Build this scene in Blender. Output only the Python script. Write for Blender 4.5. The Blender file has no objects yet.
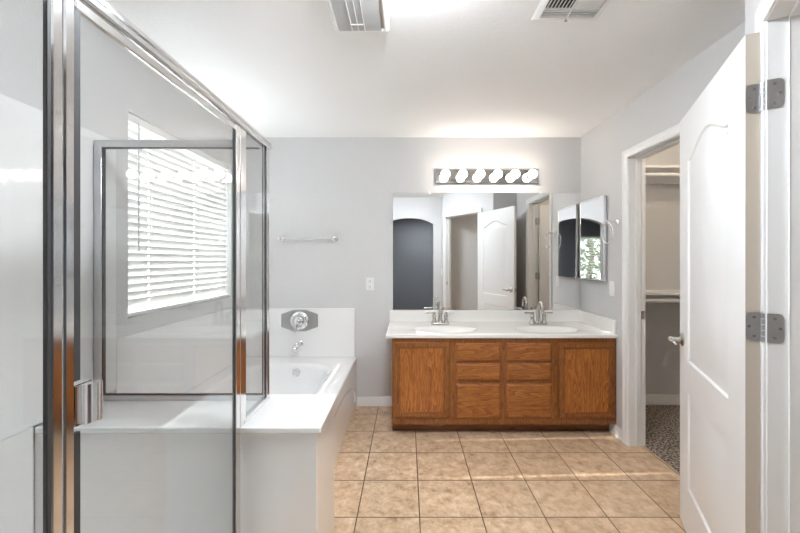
import bpy, math, random
from mathutils import Vector, Matrix
from mathutils.geometry import tessellate_polygon
random.seed(7)
SC = bpy.context.scene
COL = SC.collection
PI = math.pi

# ------------------------------------------------------------------ camera
F_PX = 374.0
cam_d = bpy.data.cameras.new('camera')
cam = bpy.data.objects.new('camera', cam_d)
COL.objects.link(cam)
cam.location = (0, 0, 1.325)
cam.rotation_euler = (PI / 2, 0, 0)
cam_d.sensor_width = 36.0
cam_d.lens = F_PX / 800.0 * 36.0
cam_d.shift_x = -7.0 / 800.0
cam_d.shift_y = -6.5 / 800.0
cam_d.clip_start = 0.02
SC.camera = cam

# ------------------------------------------------------------------ world, sun, portals, exposure
W = bpy.data.worlds.new('world')
SC.world = W
W.use_nodes = True
bg = W.node_tree.nodes['Background']
bg.inputs[0].default_value = (0.88, 0.94, 1.0, 1)
bg.inputs[1].default_value = 2.0
try:
    W.cycles.sampling_method = 'MANUAL'
    W.cycles.sample_map_resolution = 256
except Exception:
    pass
sun_d = bpy.data.lights.new('sun', 'SUN')
sun_d.energy = 3.6
sun_d.angle = math.radians(0.53)
sun_d.color = (1.0, 0.95, 0.87)
sun = bpy.data.objects.new('sun', sun_d)
COL.objects.link(sun)
sun.rotation_euler = Vector((1.0, 0.04, -0.64)).to_track_quat('-Z', 'Y').to_euler()
sun.location = (-6, 2, 6)


def portal(name, loc, direction, sx, sy):
    d = bpy.data.lights.new(name, 'AREA')
    d.shape = 'RECTANGLE'
    d.size = sx
    d.size_y = sy
    d.cycles.is_portal = True
    o = bpy.data.objects.new(name, d)
    COL.objects.link(o)
    o.location = loc
    o.rotation_euler = Vector(direction).to_track_quat('-Z', 'Z').to_euler()


portal('bath_window_portal', (-1.66, 2.563, 1.565), (1, 0, 0), 1.17, 1.10)
portal('bedroom_window_portal', (-1.925, -3.305, 1.375), (0, 1, 0), 0.85, 1.2)

VS = SC.view_settings
VS.view_transform = 'Standard'
VS.look = 'None'
VS.gamma = 1.0
VS.use_curve_mapping = False
VS.exposure = 2.57
CY = SC.cycles
CY.use_denoising = True
CY.max_bounces = 14
CY.diffuse_bounces = 7
CY.glossy_bounces = 8
CY.transmission_bounces = 8
CY.transparent_max_bounces = 16
CY.sample_clamp_indirect = 8.0
CY.caustics_reflective = False
CY.caustics_refractive = False


# ------------------------------------------------------------------ mesh builder
class MB:
    def __init__(self, T=None):
        self.v = []
        self.f = []
        self.T = T

    def p(self, x, y, z):
        self.v.append(self.T(x, y, z) if self.T else (x, y, z))
        return len(self.v) - 1

    def face(self, *pts):
        self.f.append([self.p(*q) for q in pts])

    def box(self, x0, x1, y0, y1, z0, z1):
        i = [self.p(x, y, z) for z in (z0, z1) for y in (y0, y1) for x in (x0, x1)]
        for a in ((0, 2, 3, 1), (4, 5, 7, 6), (0, 1, 5, 4), (2, 6, 7, 3), (0, 4, 6, 2), (1, 3, 7, 5)):
            self.f.append([i[k] for k in a])
        return self

    def loft(self, loops, cap0=True, cap1=True, closed=True):
        idx = [[self.p(*q) for q in L] for L in loops]
        n = len(idx[0])
        for a, b in zip(idx, idx[1:]):
            for k in range(n if closed else n - 1):
                m = (k + 1) % n
                self.f.append([a[k], a[m], b[m], b[k]])
        if cap0:
            self.f.append(idx[0][::-1])
        if cap1:
            self.f.append(idx[-1])
        return self

    def tube(self, pts, r, n=12, cap=True):
        P = [Vector(q) for q in pts]
        R = r if isinstance(r, (list, tuple)) else [r] * len(P)
        loops = []
        up = None
        for k, q in enumerate(P):
            t = (P[min(k + 1, len(P) - 1)] - P[max(k - 1, 0)]).normalized()
            if up is None:
                a = Vector((0, 0, 1)) if abs(t.z) < .9 else Vector((1, 0, 0))
                up = (a - t * a.dot(t)).normalized()
            else:
                up = (up - t * up.dot(t)).normalized()
            s = t.cross(up)
            loops.append([tuple(q + (up * math.cos(2 * PI * j / n) + s * math.sin(2 * PI * j / n)) * R[k]) for j in range(n)])
        return self.loft(loops, cap, cap)

    def torus(self, c, ax, R, r, n=40, m=10):
        ax = Vector(ax).normalized()
        a = Vector((0, 0, 1)) if abs(ax.z) < .9 else Vector((1, 0, 0))
        e1 = (a - ax * a.dot(ax)).normalized()
        e2 = ax.cross(e1)
        c = Vector(c)
        loops = []
        for k in range(n + 1):
            t = 2 * PI * k / n
            d = e1 * math.cos(t) + e2 * math.sin(t)
            loops.append([tuple(c + d * (R + r * math.cos(2 * PI * j / m)) + ax * r * math.sin(2 * PI * j / m)) for j in range(m)])
        return self.loft(loops, False, False)

    def lathe(self, prof, c=(0, 0, 0), ax=(0, 0, 1), n=24, cap0=True, cap1=True):
        ax = Vector(ax).normalized()
        a = Vector((0, 0, 1)) if abs(ax.z) < .9 else Vector((1, 0, 0))
        e1 = (a - ax * a.dot(ax)).normalized()
        e2 = ax.cross(e1)
        c = Vector(c)
        loops = [[tuple(c + ax * h + (e1 * math.cos(2 * PI * j / n) + e2 * math.sin(2 * PI * j / n)) * r) for j in range(n)] for r, h in prof]
        return self.loft(loops, cap0, cap1)

    def tess(self, loops2d, fn):
        """Fill a polygon with holes; fn maps (a, b) to a point."""
        tris = tessellate_polygon([[Vector((a, b, 0)) for a, b in L] for L in loops2d])
        flat = [q for L in loops2d for q in L]
        idx = [self.p(*fn(a, b)) for a, b in flat]
        for t in tris:
            self.f.append([idx[k] for k in t])
        return self


def tag(o, label=None, cat=None, group=None, kind=None):
    if label:
        o['label'] = label
    if cat:
        o['category'] = cat
    if group:
        o['group'] = group
    if kind:
        o['kind'] = kind
    return o


def thing(name, label, cat, loc, group=None, kind=None):
    o = bpy.data.objects.new(name, None)
    o.empty_display_size = 0.1
    COL.objects.link(o)
    o.location = loc
    o['_root'] = list(loc)
    return tag(o, label, cat, group, kind)


def root_loc(o):
    while o.parent:
        o = o.parent
    return Vector(o.location)


def obj(name, mb, m, parent=None, bevel=0, seg=2, smooth=35, loc=None, label=None):
    me = bpy.data.meshes.new(name)
    off = root_loc(parent) if parent else Vector(loc or (0, 0, 0))
    me.from_pydata([tuple(Vector(q) - off) for q in mb.v], [], mb.f)
    me.validate()
    import bmesh
    b = bmesh.new()
    b.from_mesh(me)
    bmesh.ops.remove_doubles(b, verts=b.verts, dist=1e-5)
    bmesh.ops.recalc_face_normals(b, faces=b.faces)
    b.to_mesh(me)
    b.free()
    me.materials.append(m)
    if smooth:
        for q in me.polygons:
            q.use_smooth = True
        me.set_sharp_from_angle(angle=math.radians(smooth))
    o = bpy.data.objects.new(name, me)
    COL.objects.link(o)
    if parent:
        o.parent = parent
    else:
        o.location = off
    if bevel:
        md = o.modifiers.new('bevel', 'BEVEL')
        md.width = bevel
        md.segments = seg
        md.limit_method = 'ANGLE'
        md.angle_limit = math.radians(40)
        md.harden_normals = False
    if label:
        o['label'] = label
    return o


def struct(name, mb, m, parent=None, label=None, cat=None, **k):
    o = obj(name, mb, m, parent, **k)
    if not parent:
        tag(o, label, cat, None, 'structure')
    return o


def copy_tree(o, parent=None):
    c = o.copy()
    COL.objects.link(c)
    c.parent = parent
    for ch in list(o.children):
        copy_tree(ch, c)
    return c


def B(*a):
    return MB().box(*a)


def rrect(x0, x1, y0, y1, r, n=6):
    out = []
    for cx, cy, a0 in ((x1 - r, y1 - r, 0), (x0 + r, y1 - r, 90), (x0 + r, y0 + r, 180), (x1 - r, y0 + r, 270)):
        for k in range(n + 1):
            t = math.radians(a0 + 90 * k / n)
            out.append((cx + r * math.cos(t), cy + r * math.sin(t)))
    return out


def inset(poly, d):
    """Mitred inset of a counter-clockwise polygon."""
    n = len(poly)
    out = []
    for k in range(n):
        a, b, c = Vector(poly[k - 1]), Vector(poly[k]), Vector(poly[(k + 1) % n])
        e1 = (b - a).normalized()
        e2 = (c - b).normalized()
        n1 = Vector((-e1.y, e1.x))
        n2 = Vector((-e2.y, e2.x))
        m = (n1 + n2)
        m = m / max(0.25, m.dot(n1) * 1.0) if m.length > 1e-6 else n1
        s = b + m * d
        out.append((s.x, s.y))
    return out


# ------------------------------------------------------------------ materials
def new_mat(name):
    m = bpy.data.materials.new(name)
    m.use_nodes = True
    nt = m.node_tree
    return m, nt, nt.nodes['Principled BSDF']


def N(nt, kind, **k):
    n = nt.nodes.new(kind)
    for a, v in k.items():
        setattr(n, a, v)
    return n


def plain(name, col, rough=0.5, metal=0.0, bump=0.0, bscale=200.0, coat=0.0, spec=None):
    m, nt, p = new_mat(name)
    p.inputs['Base Color'].default_value = (*col, 1)
    p.inputs['Roughness'].default_value = rough
    p.inputs['Metallic'].default_value = metal
    if coat:
        p.inputs['Coat Weight'].default_value = coat
        p.inputs['Coat Roughness'].default_value = 0.05
    if spec is not None:
        p.inputs['Specular IOR Level'].default_value = spec
    tc = N(nt, 'ShaderNodeTexCoord')
    no = N(nt, 'ShaderNodeTexNoise')
    no.inputs['Scale'].default_value = bscale
    no.inputs['Detail'].default_value = 3
    nt.links.new(tc.outputs['Object'], no.inputs['Vector'])
    if bump:
        bu = N(nt, 'ShaderNodeBump')
        bu.inputs['Strength'].default_value = bump
        bu.inputs['Distance'].default_value = 0.01
        nt.links.new(no.outputs['Fac'], bu.inputs['Height'])
        nt.links.new(bu.outputs['Normal'], p.inputs['Normal'])
    else:
        mr = N(nt, 'ShaderNodeMapRange')
        mr.inputs['To Min'].default_value = max(0.0, rough - 0.02)
        mr.inputs['To Max'].default_value = rough + 0.02
        nt.links.new(no.outputs['Fac'], mr.inputs['Value'])
        nt.links.new(mr.outputs['Result'], p.inputs['Roughness'])
    return m


def ramp(nt, stops):
    r = N(nt, 'ShaderNodeValToRGB')
    e = r.color_ramp.elements
    e[0].position, e[0].color = stops[0][0], (*stops[0][1], 1)
    e[1].position, e[1].color = stops[-1][0], (*stops[-1][1], 1)
    for pos, c in stops[1:-1]:
        q = e.new(pos)
        q.color = (*c, 1)
    return r


def oak(name, scale, tint=1.0):
    m, nt, p = new_mat(name)
    L = nt.links.new
    tc = N(nt, 'ShaderNodeTexCoord')
    oi = N(nt, 'ShaderNodeObjectInfo')
    ad = N(nt, 'ShaderNodeVectorMath', operation='ADD')
    sc = N(nt, 'ShaderNodeVectorMath', operation='SCALE')
    cx = N(nt, 'ShaderNodeCombineXYZ')
    for k in range(3):
        L(oi.outputs['Random'], cx.inputs[k])
    L(cx.outputs[0], sc.inputs[0])
    sc.inputs['Scale'].default_value = 7.0
    L(tc.outputs['Object'], ad.inputs[0])
    L(sc.outputs[0], ad.inputs[1])
    mp = N(nt, 'ShaderNodeMapping')
    mp.inputs['Scale'].default_value = scale
    L(ad.outputs[0], mp.inputs['Vector'])
    n1 = N(nt, 'ShaderNodeTexNoise')
    n1.inputs['Scale'].default_value = 1.0
    n1.inputs['Detail'].default_value = 1.5
    L(mp.outputs[0], n1.inputs['Vector'])
    mul = N(nt, 'ShaderNodeMath', operation='MULTIPLY')
    mul.inputs[1].default_value = 16.0
    L(n1.outputs['Fac'], mul.inputs[0])
    fr = N(nt, 'ShaderNodeMath', operation='FRACT')
    L(mul.outputs[0], fr.inputs[0])
    mp2 = N(nt, 'ShaderNodeMapping')
    mp2.inputs['Scale'].default_value = tuple(22.0 * q for q in scale)
    L(ad.outputs[0], mp2.inputs['Vector'])
    n2 = N(nt, 'ShaderNodeTexNoise')
    n2.inputs['Scale'].default_value = 1.0
    n2.inputs['Detail'].default_value = 4
    L(mp2.outputs[0], n2.inputs['Vector'])
    mx = N(nt, 'ShaderNodeMath', operation='MULTIPLY_ADD')
    mx.inputs[1].default_value = 0.30
    L(fr.outputs[0], mx.inputs[0])
    m3 = N(nt, 'ShaderNodeMath', operation='MULTIPLY')
    m3.inputs[1].default_value = 0.85
    L(n2.outputs['Fac'], m3.inputs[0])
    L(m3.outputs[0], mx.inputs[2])
    t = tint
    r = ramp(nt, [(0.25, (0.56 * t, 0.225 * t, 0.054 * t)), (0.5, (0.45 * t, 0.160 * t, 0.034 * t)), (0.68, (0.30 * t, 0.092 * t, 0.019 * t)), (0.85, (0.19 * t, 0.052 * t, 0.011 * t))])
    L(mx.outputs[0], r.inputs[0])
    L(r.outputs[0], p.inputs['Base Color'])
    p.inputs['Roughness'].default_value = 0.33
    p.inputs['Coat Weight'].default_value = 0.25
    p.inputs['Coat Roughness'].default_value = 0.2
    bu = N(nt, 'ShaderNodeBump')
    bu.inputs['Strength'].default_value = 0.12
    bu.inputs['Distance'].default_value = 0.002
    L(n2.outputs['Fac'], bu.inputs['Height'])
    L(bu.outputs[0], p.inputs['Normal'])
    return m


def tile_floor(name):
    m, nt, p = new_mat(name)
    L = nt.links.new
    geo = N(nt, 'ShaderNodeNewGeometry')
    mp = N(nt, 'ShaderNodeMapping')
    S = 0.3228
    mp.inputs['Location'].default_value = (-0.065 + 10 * S, -1.926 + 20 * S, 0)
    L(geo.outputs['Position'], mp.inputs['Vector'])
    br = N(nt, 'ShaderNodeTexBrick')
    br.offset = 0.0
    br.squash = 1.0
    br.inputs['Scale'].default_value = 1.0
    br.inputs['Brick Width'].default_value = S
    br.inputs['Row Height'].default_value = S
    br.inputs['Mortar Size'].default_value = 0.0032
    br.inputs['Mortar Smooth'].default_value = 0.15
    br.inputs['Bias'].default_value = 0.0
    br.inputs['Color1'].default_value = (0, 0, 0, 1)
    br.inputs['Color2'].default_value = (1, 1, 1, 1)
    br.inputs['Mortar'].default_value = (0.5, 0.5, 0.5, 1)
    L(mp.outputs[0], br.inputs['Vector'])
    # per tile shift of the mottling
    sep = N(nt, 'ShaderNodeSeparateColor')
    L(br.outputs['Color'], sep.inputs[0])
    n1 = N(nt, 'ShaderNodeTexNoise', noise_dimensions='4D')
    n1.inputs['Scale'].default_value = 17.0
    n1.inputs['Detail'].default_value = 7
    n1.inputs['Roughness'].default_value = 0.68
    n1.inputs['Distortion'].default_value = 0.25
    L(geo.outputs['Position'], n1.inputs['Vector'])
    w = N(nt, 'ShaderNodeMath', operation='MULTIPLY')
    w.inputs[1].default_value = 9.0
    L(sep.outputs[0], w.inputs[0])
    L(w.outputs[0], n1.inputs['W'])
    r = ramp(nt, [(0.30, (0.33, 0.20, 0.11)), (0.42, (0.56, 0.385, 0.24)), (0.56, (0.70, 0.515, 0.35)), (0.74, (0.86, 0.71, 0.54))])
    L(n1.outputs['Fac'], r.inputs[0])
    tint = N(nt, 'ShaderNodeMapRange')
    tint.inputs['To Min'].default_value = 0.9
    tint.inputs['To Max'].default_value = 1.05
    L(sep.outputs[0], tint.inputs['Value'])
    sc = N(nt, 'ShaderNodeVectorMath', operation='SCALE')
    L(r.outputs[0], sc.inputs[0])
    L(tint.outputs[0], sc.inputs['Scale'])
    mx = N(nt, 'ShaderNodeMix', data_type='RGBA')
    mx.inputs['B'].default_value = (0.12, 0.085, 0.055, 1)
    L(br.outputs['Fac'], mx.inputs['Factor'])
    L(sc.outputs[0], mx.inputs['A'])
    L(mx.outputs['Result'], p.inputs['Base Color'])
    rr = N(nt, 'ShaderNodeMapRange')
    rr.inputs['To Min'].default_value = 0.30
    rr.inputs['To Max'].default_value = 0.42
    L(n1.outputs['Fac'], rr.inputs['Value'])
    L(rr.outputs[0], p.inputs['Roughness'])
    sub = N(nt, 'ShaderNodeMath', operation='MULTIPLY_ADD')
    sub.inputs[1].default_value = 0.12
    L(n1.outputs['Fac'], sub.inputs[0])
    inv = N(nt, 'ShaderNodeMath', operation='SUBTRACT')
    inv.inputs[0].default_value = 1.0
    L(br.outputs['Fac'], inv.inputs[1])
    L(inv.outputs[0], sub.inputs[2])
    bu = N(nt, 'ShaderNodeBump')
    bu.inputs['Strength'].default_value = 0.5
    bu.inputs['Distance'].default_value = 0.003
    L(sub.outputs[0], bu.inputs['Height'])
    L(bu.outputs[0], p.inputs['Normal'])
    return m


def carpet_mat(name):
    m, nt, p = new_mat(name)
    L = nt.links.new
    tc = N(nt, 'ShaderNodeTexCoord')
    no = N(nt, 'ShaderNodeTexNoise')
    no.inputs['Scale'].default_value = 75
    no.inputs['Detail'].default_value = 3
    L(tc.outputs['Object'], no.inputs['Vector'])
    r = ramp(nt, [(0.38, (0.06, 0.046, 0.035)), (0.5, (0.21, 0.165, 0.13)), (0.62, (0.52, 0.44, 0.365))])
    L(no.outputs['Fac'], r.inputs[0])
    L(r.outputs[0], p.inputs['Base Color'])
    p.inputs['Roughness'].default_value = 0.95
    bu = N(nt, 'ShaderNodeBump')
    bu.inputs['Strength'].default_value = 0.9
    bu.inputs['Distance'].default_value = 0.01
    L(no.outputs['Fac'], bu.inputs['Height'])
    L(bu.outputs[0], p.inputs['Normal'])
    return m


def glass_mat(name, tint=(0.985, 0.99, 0.988), refl=1.0):
    m = bpy.data.materials.new(name)
    m.use_nodes = True
    nt = m.node_tree
    nt.nodes.remove(nt.nodes['Principled BSDF'])
    out = nt.nodes['Material Output']
    tr = N(nt, 'ShaderNodeBsdfTransparent')
    tr.inputs[0].default_value = (*tint, 1)
    gl = N(nt, 'ShaderNodeBsdfGlossy')
    gl.inputs['Roughness'].default_value = 0.0
    fr = N(nt, 'ShaderNodeFresnel')
    geo = N(nt, 'ShaderNodeNewGeometry')
    io = N(nt, 'ShaderNodeMapRange')
    io.inputs['To Min'].default_value = 1.5
    io.inputs['To Max'].default_value = 1 / 1.5
    nt.links.new(geo.outputs['Backfacing'], io.inputs['Value'])
    nt.links.new(io.outputs[0], fr.inputs['IOR'])
    mu = N(nt, 'ShaderNodeMath', operation='MULTIPLY')
    mu.inputs[1].default_value = refl
    mu.use_clamp = True
    mx = N(nt, 'ShaderNodeMixShader')
    L = nt.links.new
    L(fr.outputs[0], mu.inputs[0])
    L(mu.outputs[0], mx.inputs[0])
    L(tr.outputs[0], mx.inputs[1])
    L(gl.outputs[0], mx.inputs[2])
    L(mx.outputs[0], out.inputs[0])
    return m


def slat_mat(name):
    m = bpy.data.materials.new(name)
    m.use_nodes = True
    nt = m.node_tree
    p = nt.nodes['Principled BSDF']
    p.inputs['Base Color'].default_value = (0.88, 0.88, 0.87, 1)
    p.inputs['Roughness'].default_value = 0.4
    tl = N(nt, 'ShaderNodeBsdfTranslucent')
    tl.inputs[0].default_value = (0.86, 0.86, 0.85, 1)
    mx = N(nt, 'ShaderNodeMixShader')
    mx.inputs[0].default_value = 0.085
    nt.links.new(p.outputs[0], mx.inputs[1])
    nt.links.new(tl.outputs[0], mx.inputs[2])
    nt.links.new(mx.outputs[0], nt.nodes['Material Output'].inputs[0])
    return m


def emit_mat(name, col, s):
    m, nt, p = new_mat(name)
    p.inputs['Base Color'].default_value = (0.9, 0.9, 0.9, 1)
    p.inputs['Emission Color'].default_value = (*col, 1)
    p.inputs['Emission Strength'].default_value = s
    return m


M_WALL = plain('grey_paint', (0.64, 0.638, 0.64), 0.65, bump=0.16, bscale=60)
M_CEIL = plain('ceiling_paint', (0.945, 0.945, 0.945), 0.8, bump=0.12, bscale=40)
M_BLUE = plain('slate_blue_paint', (0.25, 0.265, 0.295), 0.7, bump=0.1, bscale=55)
M_TRIM = plain('white_trim_paint', (0.84, 0.84, 0.84), 0.35)
M_DOOR = plain('white_door_paint', (0.80, 0.80, 0.80), 0.36, bump=0.06, bscale=120)
_nt = M_DOOR.node_tree
_mp = _nt.nodes.new('ShaderNodeMapping')
_mp.inputs['Scale'].default_value = (1.0, 1.0, 0.06)
_no = next(n for n in _nt.nodes if n.type == 'TEX_NOISE')
_tc = next(n for n in _nt.nodes if n.type == 'TEX_COORD')
_nt.links.new(_tc.outputs['Object'], _mp.inputs['Vector'])
_nt.links.new(_mp.outputs[0], _no.inputs['Vector'])
M_EDGE = plain('beige_edge', (0.62, 0.55, 0.47), 0.6)
M_TILE = tile_floor('travertine_tile')
M_CARPET = carpet_mat('speckled_carpet')
M_OAKV = oak('oak_vertical', (12.0, 12.0, 1.2), 0.8)
M_OAKF = oak('oak_frame', (16.0, 16.0, 1.5), 0.66)
M_OAKP = oak('oak_panel', (13.0, 13.0, 1.1), 1.02)
M_OAKH = oak('oak_horizontal', (1.0, 12.0, 12.0), 0.87)
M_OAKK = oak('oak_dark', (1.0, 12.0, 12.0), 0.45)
M_MARB = plain('cultured_marble', (0.87, 0.865, 0.86), 0.06, coat=0.4)
M_PANEL = plain('satin_wall_panel', (0.86, 0.86, 0.86), 0.06, coat=0.2)
M_COUNTER = plain('cream_marble_top', (0.86, 0.84, 0.81), 0.12, coat=0.3)
M_ACRYL = plain('white_acrylic', (0.86, 0.86, 0.86), 0.04, coat=0.4)
M_CHROME = plain('chrome', (0.86, 0.86, 0.87), 0.07, 1.0)
M_ALU = plain('polished_aluminium', (0.80, 0.80, 0.81), 0.11, 1.0)
M_SATIN = plain('satin_aluminium', (0.62, 0.62, 0.63), 0.28, 1.0)
M_NICKEL = plain('brushed_nickel', (0.52, 0.50, 0.47), 0.2, 1.0)
M_STEEL = plain('hinge_steel', (0.52, 0.52, 0.53), 0.42, 1.0)
M_MIRROR = plain('silvered_mirror', (0.90, 0.905, 0.905), 0.0, 1.0)
M_MIRROR.node_tree.nodes['Principled BSDF'].inputs['Roughness'].default_value = 0.0
for l in list(M_MIRROR.node_tree.links):
    if l.to_socket.name == 'Roughness':
        M_MIRROR.node_tree.links.remove(l)
M_SEAL = plain('dark_rubber', (0.045, 0.045, 0.048), 0.5)
M_BLACK = plain('duct_black', (0.02, 0.02, 0.02), 0.9)
M_PLAST = plain('white_plastic', (0.84, 0.84, 0.83), 0.3)
M_VENT = plain('grey_vent_plastic', (0.52, 0.52, 0.52), 0.5)
M_SLOT = plain('outlet_slot_grey', (0.2, 0.2, 0.2), 0.6)
M_GLASS = glass_mat('shower_glass', (0.965, 0.972, 0.97), 1.05)
M_SLATG = plain('shaded_slat', (0.5, 0.51, 0.5), 0.5)  # white blind greyed here, its dim look put into the colour
M_PANE = glass_mat('window_glass')
M_SLAT = slat_mat('white_faux_wood')
M_BULB = emit_mat('lit_globe_bulb', (1.0, 0.89, 0.78), 3.5)
M_LAMP = emit_mat('lit_ceiling_globe', (1.0, 0.84, 0.66), 7.0)
M_DISK = emit_mat('added_disk_lens', (0.95, 0.98, 1.0), 7.2)
M_DISKW = emit_mat('added_warm_lens', (1.0, 0.87, 0.70), 16.0)
M_DOME = emit_mat('added_dome_shade', (0.89, 0.95, 1.0), 18.5)
M_LEAF = plain('leaf_green', (0.10, 0.20, 0.05), 0.6)
M_BARK = plain('bark', (0.16, 0.11, 0.07), 0.9)
M_EARTH = plain('dry_earth', (0.30, 0.26, 0.21), 0.95)

# ------------------------------------------------------------------ room constants
H = 2.44
XL, XR, YB = -1.48, 1.58, 3.40
TH = math.radians(32)
SD, CD = math.sin(TH), math.cos(TH)
HJ = Vector((1.094, 1.134))          # hinge jamb corner of the toilet room doorway
OPW = 0.818
LJ = HJ - Vector((SD, CD)) * OPW
S1 = 0.09                            # wall past the latch jamb
S2 = 0.29                            # wall past the hinge jamb
PC = LJ - Vector((SD, CD)) * S1
PE = HJ + Vector((SD, CD)) * S2
WT = 0.115
YR = -3.2                            # bedroom rear wall


def diag(u, v, z):                   # u along the diagonal wall from the latch jamb, v into the toilet room
    return (LJ.x + SD * u + CD * v, LJ.y + CD * u - SD * v, z)


def wall(us, zs, holes, v0, v1, fn):
    """A wall with rectangular openings; only outer faces are made."""
    mb = MB()
    U = sorted({us[0], us[1], *[h[0] for h in holes], *[h[1] for h in holes]})
    Z = sorted({zs[0], zs[1], *[h[2] for h in holes], *[h[3] for h in holes]})

    def solid(i, j):
        if i < 0 or j < 0 or i >= len(U) - 1 or j >= len(Z) - 1:
            return False
        uc, zc = (U[i] + U[i + 1]) / 2, (Z[j] + Z[j + 1]) / 2
        return not any(h[0] < uc < h[1] and h[2] < zc < h[3] for h in holes)
    for i in range(len(U) - 1):
        for j in range(len(Z) - 1):
            if not solid(i, j):
                continue
            a, b, c, d = U[i], U[i + 1], Z[j], Z[j + 1]
            mb.face(fn(a, v0, c), fn(b, v0, c), fn(b, v0, d), fn(a, v0, d))
            mb.face(fn(a, v1, c), fn(a, v1, d), fn(b, v1, d), fn(b, v1, c))
            if not solid(i - 1, j):
                mb.face(fn(a, v0, c), fn(a, v0, d), fn(a, v1, d), fn(a, v1, c))
            if not solid(i + 1, j):
                mb.face(fn(b, v0, c), fn(b, v1, c), fn(b, v1, d), fn(b, v0, d))
            if not solid(i, j - 1):
                mb.face(fn(a, v0, c), fn(a, v1, c), fn(b, v1, c), fn(b, v0, c))
            if not solid(i, j + 1):
                mb.face(fn(a, v0, d), fn(b, v0, d), fn(b, v1, d), fn(a, v1, d))
    return mb


def along_x(u, v, z):
    return (u, v, z)


def along_y(u, v, z):
    return (v, u, z)


# ------------------------------------------------------------------ shell
struct('floor', B(-1.63, 2.5, 0.0, YB, -0.06, 0.0), M_TILE, label='beige square ceramic tile floor of the bathroom', cat='floor')
struct('floor_closet', B(1.694, 3.1, 1.50, YB, 0.0, 0.012), M_CARPET, label='speckled brown carpet on the closet floor', cat='carpet')
struct('floor_bedroom', B(-3.6, 2.6, YR, 0.0, -0.06, 0.008), M_CARPET, label='speckled carpet on the bedroom floor', cat='carpet')
struct('ceiling', B(-1.66, 3.2, 0.0, YB + 0.12, H, H + 0.06), M_CEIL, label='white textured bathroom ceiling', cat='ceiling')
struct('ceiling_bedroom', B(-3.7, 2.7, YR - 0.1, 0.0, H, H + 0.06), M_CEIL, label='white bedroom ceiling', cat='ceiling')
struct('wall_back', B(-1.63, 3.2, YB, YB + 0.12, -0.06, H), M_WALL, label='pale grey wall behind the vanity', cat='wall')
WY0, WY1, WZ0, WZ1 = 1.985, 3.15, 1.012, 2.118
struct('wall_left', wall((0.0, YB), (-0.06, H), [(WY0, WY1, WZ0, WZ1)], XL, XL - 0.15, along_y), M_WALL, label='grey wall with the tub window', cat='wall')
CY0, CY1, CZ = 1.935, 2.66, 2.05      # closet doorway
struct('wall_right', wall((PE.y, YB), (0.0, H), [(CY0 - 0.016, CY1 + 0.016, -1, CZ + 0.016)], XR, XR + WT, along_y), M_WALL, label='pale grey wall with the closet doorway', cat='wall')
# wall with the arched opening to the bedroom
AX0, AX1, AZS, AZP = -0.40, 0.47, 1.965, 2.075


def arch_z(x):
    t = (x - (AX0 + AX1) / 2) / ((AX1 - AX0) / 2)
    R = 2.0
    f = lambda q: math.sqrt(R * R - q * q)
    return AZS + (AZP - AZS) * (f(t) - f(1)) / (f(0) - f(1))


mb = MB()
for a, b in ((-3.6, AX0), (AX1, 2.6)):
    mb.box(a, b, 0.0, 0.12, 0.0, H)
xs = [AX0 + (AX1 - AX0) * k / 28 for k in range(29)]
mb.loft([[(x, y, z) for x, y, z in ((x, 0, arch_z(x)), (x, 0.12, arch_z(x)), (x, 0.12, H), (x, 0, H))] for x in xs], False, False)
struct('wall_front', mb, M_WALL, label='grey wall with the arched opening', cat='wall', smooth=20)
# diagonal wall, its short return beside the arch and the return to the right wall
struct('wall_diagonal', wall((-S1, OPW + S2), (0.0, H), [(-0.018, OPW + 0.018, -1, CZ + 0.016)], 0.0, WT, diag), M_WALL, label='angled grey wall with the toilet room doorway', cat='wall')
struct('wall_return', B(PC.x, PC.x + WT, 0.12, PC.y, 0, H), M_WALL, label='short grey wall beside the arched opening', cat='wall')
struct('wall_corner', B(PE.x, 2.5, PE.y - WT, PE.y, 0, H), M_WALL, label='short wall behind the open white door', cat='wall')
struct('wall_toilet', B(2.4, 2.5, 0.12, PE.y - WT, 0, H), M_WALL, label='wall inside the toilet room', cat='wall')
struct('wall_closet', B(3.1, 3.2, PE.y, YB, 0, H), M_WALL, label='far side wall of the closet', cat='wall')
struct('wall_closet_front', B(XR + WT, 3.1, PE.y, 1.50, 0, H), M_WALL, label='front wall of the closet', cat='wall')
struct('wall_bedroom_left', B(-3.7, -3.6, YR - 0.1, 0.12, 0, H), M_BLUE, label='slate blue bedroom side wall', cat='wall')
struct('wall_bedroom_right', B(2.6, 2.7, YR - 0.1, 0.12, 0, H), M_BLUE, label='slate blue bedroom wall opposite the side wall', cat='wall')
BW = (-2.35, -1.5, 0.78, 1.97)
struct('wall_bedroom_rear', wall((-3.6, 2.6), (0, H), [BW], YR, YR - 0.1, along_x), M_BLUE, label='slate blue bedroom wall with a window', cat='wall')


# ------------------------------------------------------------------ baseboards, casings, jambs
def baseboard(name, fn, u0, u1, label, h=0.082):
    mb = MB(T=None)
    prof = [(0, 0), (0.013, 0), (0.013, h - 0.028), (0.009, h - 0.018), (0.009, h - 0.010), (0.005, h), (0, h)]
    mb.loft([[fn(u, v, z) for v, z in prof] for u in (u0, u1)])
    return struct(name, mb, M_TRIM, label=label, cat='baseboard', smooth=25)


baseboard('baseboard_back', lambda u, v, z: (u, YB - v, z), -0.452, -0.116, 'white baseboard between the tub and the vanity')
baseboard('baseboard_right', lambda u, v, z: (XR - v, u, z), 2.722, 2.90, 'white baseboard between the vanity and closet casing')
baseboard('baseboard_closet', lambda u, v, z: (u, YB - v, z + 0.012), XR + WT, 3.1, 'white baseboard inside the closet', 0.09)
baseboard('baseboard_front', lambda u, v, z: (u, 0.12 + v, z), AX1, PC.x, 'white baseboard beside the arched opening')


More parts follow.
